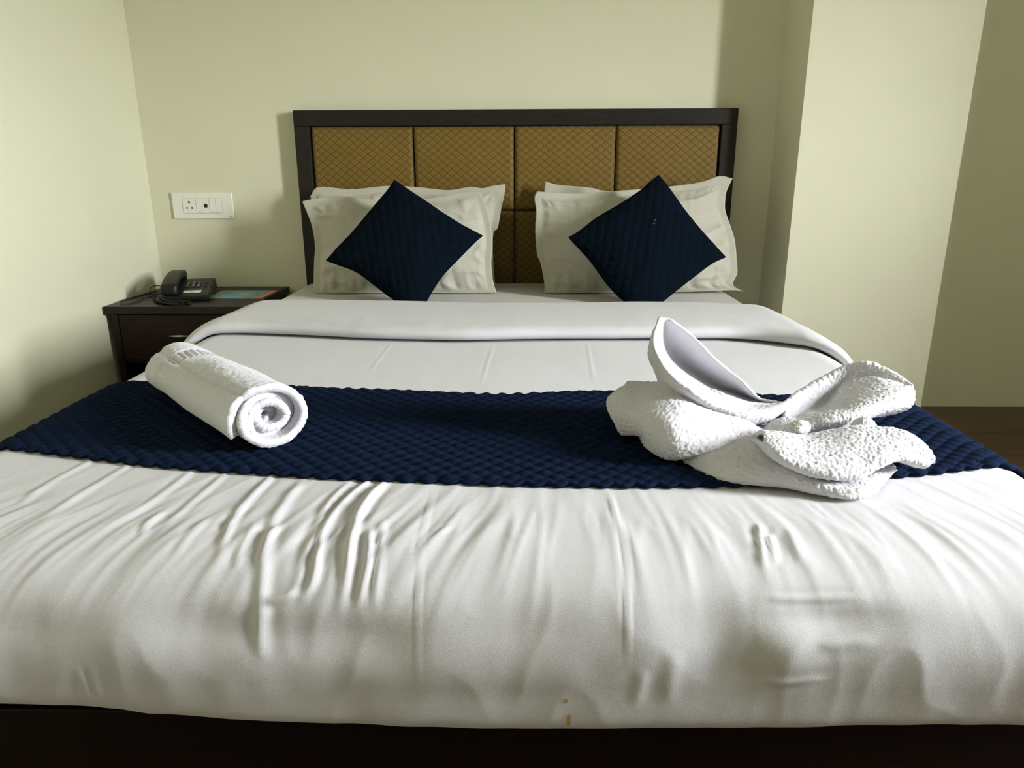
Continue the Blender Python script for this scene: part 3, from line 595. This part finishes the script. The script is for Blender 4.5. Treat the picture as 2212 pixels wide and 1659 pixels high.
specs = [('pillow_bl', 2.628, .24, .050, 'white pillow with a flat border hem, tucked behind the creased front pillow', 3.1),
         ('pillow_br', 2.628, .24, .050, 'white pillow mostly hidden, its top hem showing above the smooth front pillow', 5.7),
         ('pillow_fl', 2.500, .33, .080, 'creased white pillow with bordered edges in front, on the side of the telephone table', 9.3),
         ('pillow_fr', 2.500, .33, .080, 'smooth plump white pillow with bordered edges in front, on the side of the wall column', 12.4)]
for nm, y0, k, half, lab, seed in specs:
    o = link('pillow', pillow_mesh(DATA[nm], y0, k, .515, half, .024, seed), M['case'], None, smooth=True)
    tag(o, lab, 'pillow', gp)

def cushion_mesh(o, y0, k, z0, half, seed, n=150):
    S_ = coons(o, n, n); X, Z = S_[..., 0], S_[..., 1]; Y = y0 + k * (Z - z0)
    a = np.linspace(0, 1, n)[:, None] + np.zeros(n); b = np.linspace(0, 1, n)[None, :] + np.zeros((n, 1))
    ia = 1 - np.abs(2 * a - 1); ib = 1 - np.abs(2 * b - 1)
    th = half * (1 - (1 - ia) ** 2.3) ** .62 * (1 - (1 - ib) ** 2.3) ** .62 + .002
    edge = np.clip(np.minimum(ia, ib) / .06, 0, 1)
    q = .36 / .027
    f1 = (a + b) * q / 1.41; f2 = (a - b) * q / 1.41
    quilt = .0036 * np.sqrt(np.abs(np.sin(np.pi * f1) * np.sin(np.pi * f2))) * edge
    wr = edge * (.006 * perlin(a * 4, b * 4, seed) + .003 * perlin(a * 9 + b * 4, b * 8, seed + 2) + .0025 * perlin(a * 30, b * 30, seed + 4) * np.exp(-np.minimum(ia, ib) / .2))
    nrm = np.array([0.0, -1.0, k]); nrm /= np.linalg.norm(nrm)
    C_ = np.stack([X, Y, Z], -1)
    front = C_ + nrm * (th + quilt + wr)[..., None]; back = C_ - nrm * (th + .0005)[..., None]
    for p in (front, back): p[..., 2] = np.maximum(p[..., 2], .5145)
    return two_sided(front, back), front, nrm
gc = 'navy cushions standing on their corners'
for nm, lab, seed in (('cushion_l', 'navy quilted square cushion propped on its corner against the creased pillow by the telephone', 2.2),
                      ('cushion_r', 'navy square cushion with a small pale spot, propped against the pillow by the wall column', 6.1)):
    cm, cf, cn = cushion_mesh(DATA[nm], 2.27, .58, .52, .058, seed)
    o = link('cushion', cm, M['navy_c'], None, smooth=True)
    tag(o, lab, 'cushion', gc)
    if nm == 'cushion_r':
        k0, l0 = np.unravel_index(np.argmin(np.hypot(cf[..., 0] - .402, cf[..., 2] - .772)), cf.shape[:2])
        for da, db in ((0, 0), (3, -4)):
            a = cf[k0 + da:k0 + da + 3, l0 + db:l0 + db + 4] + cn * .0006
            link('pale_mark', raw_mesh(a.reshape(-1, 3), grid_faces(3, 4)), M['mark'], o, smooth=True)

# ------------------------------------------------------------------ towels
def terry(P, N, seed, amp=.0017):
    x, y, z = P[..., 0], P[..., 1], P[..., 2]
    return amp * (perlin(x * 250, y * 250, z * 250 + seed) + .8 * perlin(x * 470, y * 470, z * 470 + seed)) + .0022 * perlin(x * 28, y * 28, z * 28 + seed)
def loft(rails, nu, nv, thick, seed, amp=.0017, hem_rows=0):
    R_ = np.array(rails, float)                       # rails x stations x 3
    G = catmull(R_, nv)                               # across
    G = np.swapaxes(catmull(np.swapaxes(G, 0, 1), nu), 0, 1)
    P = np.swapaxes(G, 0, 1)                          # nu (along) x nv (across)
    P[..., 2] = np.maximum(P[..., 2], .5395)
    N = gnormals(P)
    d = terry(P, N, seed, amp); d2 = terry(P, N, seed + 40, amp)
    a, b = P + N * (thick / 2 + d)[..., None], P - N * (thick / 2 + d2)[..., None]
    for q in (a, b): q[..., 2] = np.maximum(q[..., 2], .5375)
    return two_sided(a, b)
flower = empty('folded_towel', (.36, .96, .54), 'white terry towel folded into an open flower with petals, on the navy runner', 'towel')
link('petal', loft(DATA['A'], 190, 170, .0038, 1.0, .0012), M['terry'], flower, smooth=True)
link('petal', loft(DATA['B'], 170, 190, .0070, 12.0), M['terry'], flower, smooth=True)
link('petal', loft(DATA['C'], 190, 190, .0060, 23.0), M['terry'], flower, smooth=True)
link('petal', loft(DATA['D'], 190, 180, .0070, 34.0), M['terry'], flower, smooth=True)
link('base_fold', loft(DATA['E'], 220, 170, .0070, 45.0), M['terry'], flower, smooth=True)
def mound(c, rx, ry, rz, seed, n=90, rot=0.0):
    t = np.linspace(0, np.pi / 2 * 1.02, n // 2)[:, None]; p = np.linspace(0, 2 * np.pi, n * 2, endpoint=False)[None, :]
    X = np.sin(t) * np.cos(p) * rx; Y = np.sin(t) * np.sin(p) * ry; Z = np.cos(t) * rz + 0 * p
    cr2, sr2 = math.cos(rot), math.sin(rot)
    P = np.stack([c[0] + X * cr2 - Y * sr2, c[1] + X * sr2 + Y * cr2, c[2] + Z], -1)
    N = np.stack([np.broadcast_to(np.sin(t) * np.cos(p), X.shape), np.broadcast_to(np.sin(t) * np.sin(p), X.shape), np.cos(t) + 0 * p], -1)
    P = P + N * terry(P, N, seed, .0012)[..., None]
    P[..., 2] = np.maximum(P[..., 2], .5375)
    return raw_mesh(P.reshape(-1, 3), grid_faces(P.shape[0], P.shape[1], wv=True))
link('centre_fold', mound((.345, .99, .538), .115, .075, .030, 3.0), M['terry'], flower, smooth=True)
link('inner_roll', mound((.375, .99, .54), .040, .035, .046, 6.0, rot=.2), M['terry'], flower, smooth=True)
link('inner_roll', mound((.285, 1.06, .545), .050, .022, .062, 8.0, rot=-.6), M['terry'], flower, smooth=True)
link('inner_roll', mound((.43, 1.03, .545), .045, .028, .036, 9.0, rot=.5), M['terry'], flower, smooth=True)
link('inner_roll', mound((.463, .945, .545), .028, .022, .058, 10.0), M['terry'], flower, smooth=True)
bm = bmesh.new(); bmesh.ops.create_cone(bm, cap_ends=True, segments=32, radius1=.013, radius2=.013, depth=.014)
bmesh.ops.bevel(bm, geom=list(bm.edges), offset=.003, segments=3, affect='EDGES')
so = link('soap', bm_mesh(bm), M['soap'], None, smooth=True); so.location = (.373, .935, .592)
tag(so, 'small white round soap tablet tucked in the flower folded towel', 'soap')

# rolled towel: one long sheet wound into a spiral, rails along the roll axis
def roll_towel():
    C1 = np.array([-.372, .995, .584]); ax = np.array([-.68, .73, 0]); ax /= np.linalg.norm(ax)
    nn = np.array([.73, .68, 0]); up = np.array([0, 0, 1.0]); L = .375
    th = np.linspace(0, 2 * np.pi * 3.95, 620)
    k = th / th[-1]
    r = .0045 + .0490 * k
    ph = th - th[-1] + math.radians(203)             # outer end low on the side of the wall
    # outer flap leaves the roll tangentially and lies flat
    x2 = r * 1.10 * np.cos(ph); z2 = r * .86 * np.sin(ph)
    lf = np.linspace(0, 1, 230)
    A, LL = np.meshgrid(np.arange(len(th)), lf, indexing='ij')
    X2 = x2[A]; Z2 = z2[A]
    wob = .004 * perlin(th[A] * .8, LL * 3, 1.7) * (k[A] ** .5)
    rr = (1 - .07 * LL) + .05 * perlin(np.cos(ph)[A] * 1.5 + 3, LL * 3.5, np.sin(ph)[A] * 1.5)
    dent = 1 - .10 * np.exp(-((LL - .70) / .10) ** 2) * np.clip(np.sin(ph)[A], 0, 1)
    tele = .010 * np.sin(th * .55)[A] + .008 * (1 - k[A]) - .012 * k[A] * np.clip(np.cos(ph - math.radians(220)), 0, 1)[A]
    P = C1 + (X2 * rr)[..., None] * nn + (Z2 * rr * dent + wob)[..., None] * up + (LL * L + tele * (1 - 2 * LL))[..., None] * ax
    N = gnormals(P)
    N = N * np.sign(np.mean(np.sum(N * (P - (C1 + (LL * L)[..., None] * ax)), -1)))
    band = ((LL > .73) & (LL < .86)).astype(float); bs = np.clip(np.minimum(LL - .73, .86 - LL) / .008, 0, 1) * band
    pile = terry(P, N, 77, .0018) * (1 - .8 * bs) - .0022 * bs + .0016 * bs * np.sign(np.sin(th[A] * 34)) * ((LL > .75) & (LL < .84))
    pile = pile - .0035 * np.exp(-((A - 586) / 3.0) ** 2)
    hem_ = np.clip((A - 598) / 8, 0, 1); pile = pile * (1 - .7 * hem_) + .0008 * hem_
    t = .0118
    a, b = P + N * (t / 2 + pile)[..., None], P - N * (t / 2 + terry(P, N, 99, .0012))[..., None]
    # outward is away from the axis
    ctr = C1 + (LL * L)[..., None] * ax
    for q in (a, b): q[..., 2] = np.maximum(q[..., 2], .5385)
    return two_sided(a, b)
rt = link('rolled_towel', roll_towel(), M['terry'], None, smooth=True)
tag(rt, 'white terry towel rolled into a cylinder with ribbed band, spiral end showing', 'towel')

# ------------------------------------------------------------------ bedside table
TZ = 0.489; TX0, TX1, TY0 = -1.417, -0.926, 2.388
ns = empty('bedside_table', (-1.17, 2.6, 0), 'dark brown wooden bedside table with one drawer, in the room corner', 'bedside table')
link('table_top', boxes([(TX0, TX1, TY0, YB - .001, TZ - .026, TZ)], .0015), M['wood'], ns)
link('side_panel', boxes([(TX0 + .014, TX0 + .034, TY0 + .012, YB - .002, 0.0, TZ - .026)], .001), M['wood_v'], ns)
link('side_panel', boxes([(TX1 - .034, TX1 - .014, TY0 + .012, YB - .002, 0.0, TZ - .026)], .001), M['wood_v'], ns)
link('back_panel', boxes([(TX0 + .034, TX1 - .034, YB - .012, YB - .002, 0.0, TZ - .026)]), M['wood_drawer'], ns)
link('shelf', boxes([(TX0 + .034, TX1 - .034, TY0 + .03, YB - .012, .285, .300)]), M['wood_drawer'], ns)
link('bottom_panel', boxes([(TX0 + .034, TX1 - .034, TY0 + .02, YB - .012, .055, .075)]), M['wood_drawer'], ns)
dr = link('drawer', boxes([(TX0 + .037, TX1 - .037, TY0 + .016, TY0 + .036, .303, TZ - .031)], .001), M['wood_drawer'], ns)
hx = np.linspace(-1, 1, 33)
hp = np.stack([-1.170 + .052 * hx, TY0 + .012 - .020 * (1 - hx ** 2), .386 + .003 * (1 - hx ** 2)], -1)
link('handle', tube(hp, .0008 + .0042 * (1 - np.abs(hx) ** 1.6), 10), M['chrome'], dr, smooth=True)

# ------------------------------------------------------------------ telephone
PZ = TZ + .0014
ph = empty('telephone', (-1.208, 2.583, PZ), 'black corded desk telephone with keypad and white paper label', 'telephone', rz=math.radians(15))
def lm(me): return me
W2, D2 = .078, .106
def wedge(x0, x1, prof_, bevel):
    bm = bmesh.new(); a = [bm.verts.new((x0, y, z)) for y, z in prof_]; b = [bm.verts.new((x1, y, z)) for y, z in prof_]
    bm.faces.new(a); bm.faces.new(b[::-1])
    for i in range(len(a)):
        j = (i + 1) % len(a); bm.faces.new((a[i], b[i], b[j], a[j]))
    bmesh.ops.recalc_face_normals(bm, faces=bm.faces)
    bmesh.ops.bevel(bm, geom=list(bm.edges), offset=bevel, segments=3, affect='EDGES')
    return bm_mesh(bm)
def ztop(y): return .020 + (y + D2) / (2 * D2) * .034
link_local('base', wedge(-W2, W2, [(-D2, .004), (D2, .004), (D2, .050), (D2 - .03, ztop(D2 - .03) + .003), (-D2 + .02, ztop(-D2 + .02)), (-D2, .016)], .004), M['black'], ph, smooth=False)
for sx in (-1, 1):
    for sy_ in (-1, 1):
        link_local('foot', boxes([(sx * .06 - .008, sx * .06 + .008, sy_ * .085 - .008, sy_ * .085 + .008, 0, .005)]), M['black'], ph)
tilt = math.atan2(.034, 2 * D2)
def on_slope(o, x, y, lift): o.location = (x, y, ztop(y) + lift); o.rotation_euler = (tilt, 0, 0)
key_me = boxes([(-.0062, .0062, -.0048, .0048, 0, .0042)], .001); key_me.materials.append(M['key'])
num = ['1', '2', '3', '4', '5', '6', '7', '8', '9', '*', '0', '#']
for i, ch in enumerate(num):
    c_, r_ = i % 3, i // 3
    kx, ky = -.004 + c_ * .0185, .030 - r_ * .0150
    k = bpy.data.objects.new('key', key_me); COL.objects.link(k); k.parent = ph; on_slope(k, kx, ky, .001)
    t = bpy.data.objects.new('numeral', text_mesh(ch, .0075)); COL.objects.link(t); t.data.materials.append(M['keymark']); t.parent = k; t.location = (0, 0, .0044)
k4 = boxes([(-.0065, .0065, -.0028, .0028, 0, .003)], .0008); k4.materials.append(M['key'])
for r_ in range(4):
    k = bpy.data.objects.new('function_key', k4); COL.objects.link(k); k.parent = ph; on_slope(k, .055, .030 - r_ * .0150, .001)
lb = link_local('paper_label', boxes([(-.029, .029, -.0125, .0125, 0, .0006)]), M['paper'], ph); on_slope(lb, .020, -.068, .0016)
for ln_, yy, sz in (('Dial 12 For Reception', .0045, .0062), ('For Laundry', -.0060, .0045)):
    t = bpy.data.objects.new('lettering', text_mesh(ln_, sz)); COL.objects.link(t); t.data.materials.append(M['ink']); t.parent = lb; t.location = (0, yy, .0008)
# handset: an arched bar with thick ear and mouth ends
def handset():
    n = 49; t = np.linspace(-1, 1, n)
    y = t * .108; zc = .066 + .012 * (1 - t ** 2) - .008 * t * -1 + 0
    zc = .046 + .012 * (1 - np.abs(t) ** 2.2) + (t + 1) / 2 * .026
    wd = .0255 + .0030 * np.abs(t) ** 3; hh = .0115 + .0085 * np.clip((np.abs(t) - .45) / .4, 0, 1) ** 1.5
    endc = np.clip((1 - np.abs(t)) / .08, 0, 1) ** .5
    a = np.linspace(0, 2 * np.pi, 28, endpoint=False)
    ca = np.sign(np.cos(a)) * np.abs(np.cos(a)) ** .45; sa = np.sign(np.sin(a)) * np.abs(np.sin(a)) ** .45
    V = np.zeros((n, 28, 3))
    V[..., 0] = -.048 + wd[:, None] * ca * (.55 + .45 * endc[:, None])
    V[..., 1] = y[:, None]
    V[..., 2] = zc[:, None] - (hh[:, None] - .0115) + hh[:, None] * sa * (.5 + .5 * endc[:, None])
    bm = bmesh.new(); vv = [[bm.verts.new(c) for c in r] for r in V]
    for i in range(n - 1):
        for j in range(28):
            q = (j + 1) % 28; bm.faces.new((vv[i][j], vv[i][q], vv[i + 1][q], vv[i + 1][j]))
    bm.faces.new(vv[0]); bm.faces.new(vv[-1])
    return bm_mesh(bm)
link_local('handset', handset(), M['black'], ph, smooth=True)
def coil(path, R_, r, turns):
    P = even(catmull(path, 300), 900); T_ = np.gradient(P, axis=0); T_ /= np.linalg.norm(T_, axis=1, keepdims=True)
    s_ = np.cross(T_, [0, 0, 1.0]); s_ /= np.linalg.norm(s_, axis=1, keepdims=True); u_ = np.cross(s_, T_)
    a = np.linspace(0, 2 * np.pi * turns, 900)[:, None]
    return tube(P + R_ * (np.cos(a) * s_ + np.sin(a) * u_), r, 6)
cz = TZ + .0062
link('coiled_cord', coil([(-1.318, 2.535, cz + .006), (-1.285, 2.480, cz), (-1.245, 2.432, cz), (-1.205, 2.407, cz), (-1.165, 2.402, cz), (-1.142, 2.418, cz), (-1.150, 2.440, cz), (-1.185, 2.449, cz), (-1.225, 2.447, cz), (-1.262, 2.463, cz + .008)], .0042, .0014, 75), M['black'], ph, smooth=True)
cz = TZ + .003
for pth in ([(-1.300, 2.640, cz + .008), (-1.345, 2.632, cz), (-1.385, 2.625, cz), (-1.402, 2.610, cz)],
            [(-1.310, 2.690, cz + .02), (-1.350, 2.700, cz + .008), (-1.392, 2.722, cz + .016), (-1.409, 2.700, cz + .012), (-1.385, 2.650, cz + .004), (-1.340, 2.600, cz), (-1.300, 2.555, cz + .002)],
            [(-1.310, 2.700, cz + .02), (-1.360, 2.690, cz + .004), (-1.398, 2.600, cz), (-1.405, 2.500, cz), (-1.388, 2.440, cz), (-1.362, 2.420, cz), (-1.342, 2.445, cz), (-1.345, 2.520, cz + .002), (-1.325, 2.545, cz + .004), (-1.300, 2.520, cz + .004)],
            [(-1.270, 2.715, cz + .030), (-1.320, 2.765, cz + .034), (-1.365, 2.805, cz + .030), (-1.370, 2.800, cz + .010), (-1.330, 2.760, cz + .002), (-1.290, 2.705, cz + .012)]):
    link('line_cord', tube(catmull(pth, 90), .0017, 8), M['black'], ph, smooth=True)

# leaflet lying beside the telephone
lf = empty('leaflet', (-1.04, 2.635, TZ), 'glossy blue printed leaflet with red side strip, lying beside the telephone', 'leaflet', rz=math.radians(-1.5))
link_local('printed_sheet', boxes([(-.105, .079, -.088, .088, .0001, .0012)]), M['leaflet'], lf)
rs = link_local('red_strip', boxes([(.079, .105, -.088, .088, .0001, .0012)]), M['red'], lf)
t = bpy.data.objects.new('lettering', text_mesh('In Room Dining Menu', .014, .0001)); COL.objects.link(t); t.data.materials.append(M['keymark'])
t.parent = rs; t.location = (.092, 0, .0014); t.rotation_euler = (0, 0, math.pi / 2)

# ------------------------------------------------------------------ wall socket plate
WX0, WX1, WZ0, WZ1 = -1.3425, -1.1115, .749, .846
sp_ = empty('socket_plate', ((WX0 + WX1) / 2, YB, (WZ0 + WZ1) / 2), 'white wall plate with three-pin socket, phone jack and switches', 'wall socket')
link('cover', boxes([(WX0, WX1, YB - .009, YB + .0002, WZ0, WZ1)], .003, 3), M['plate'], sp_)
zt0, zt1 = .770, .824
cx = [WX0 + .040, WX0 + .092, WX0 + .116, WX0 + .142, WX0 + .166, WX0 + .190]
def module(name, x0, x1, proud): return link(name, boxes([(x0 + .0005, x1 - .0005, YB - .009 - proud, YB - .006, zt0, zt1)], .0008), M['plate'], sp_)
link('module_gap', boxes([(cx[0] - .0006, cx[5] + .0006, YB - .0094, YB - .006, zt0 - .0006, zt1 + .0006)]), mat('gap_grey', (.36, .35, .29), .7), sp_)
sk = module('socket', cx[0], cx[1], .0012)
yq = YB - .0102
for (hx_, hz, r_) in (((cx[0] + cx[1]) / 2, .8105, .0042), ((cx[0] + cx[1]) / 2 - .0095, .7895, .0034), ((cx[0] + cx[1]) / 2 + .0095, .7895, .0034)):
    link('pin_hole', disc((hx_, yq, hz), r_, .0006), M['dark'], sk)
sw1 = module('switch', cx[1], cx[2], .0022)
jk = module('phone_jack', cx[2], cx[3], .0012)
link('jack_opening', boxes([(cx[2] + .006, cx[2] + .019, yq - .0003, yq + .0003, .791, .804)]), M['dark'], jk)
sw2 = module('switch', cx[3], cx[4], .0022); sw3 = module('switch', cx[4], cx[5], .0022)
def wall_text(s, size, x, z, parent, yy):
    t = bpy.data.objects.new('lettering', text_mesh(s, size, .0001)); COL.objects.link(t); t.data.materials.append(M['ink'])
    t.data.transform(Matrix.Translation((x, yy, z)) @ Matrix.Rotation(math.pi / 2, 4, 'X'))
    t.parent = parent; t.matrix_parent_inverse = WORLD[parent.name].inverted()
    return t
for s_, xa, xb in ((sw1, cx[1], cx[2]), (sw2, cx[3], cx[4]), (sw3, cx[4], cx[5])):
    t = wall_text('anchor', .0058, (xa + xb) / 2, zt0 + .0045, s_, YB - .0114)
t = wall_text('ROMA', .0052, WX1 - .012, WZ0 + .007, sp_, YB - .0093)
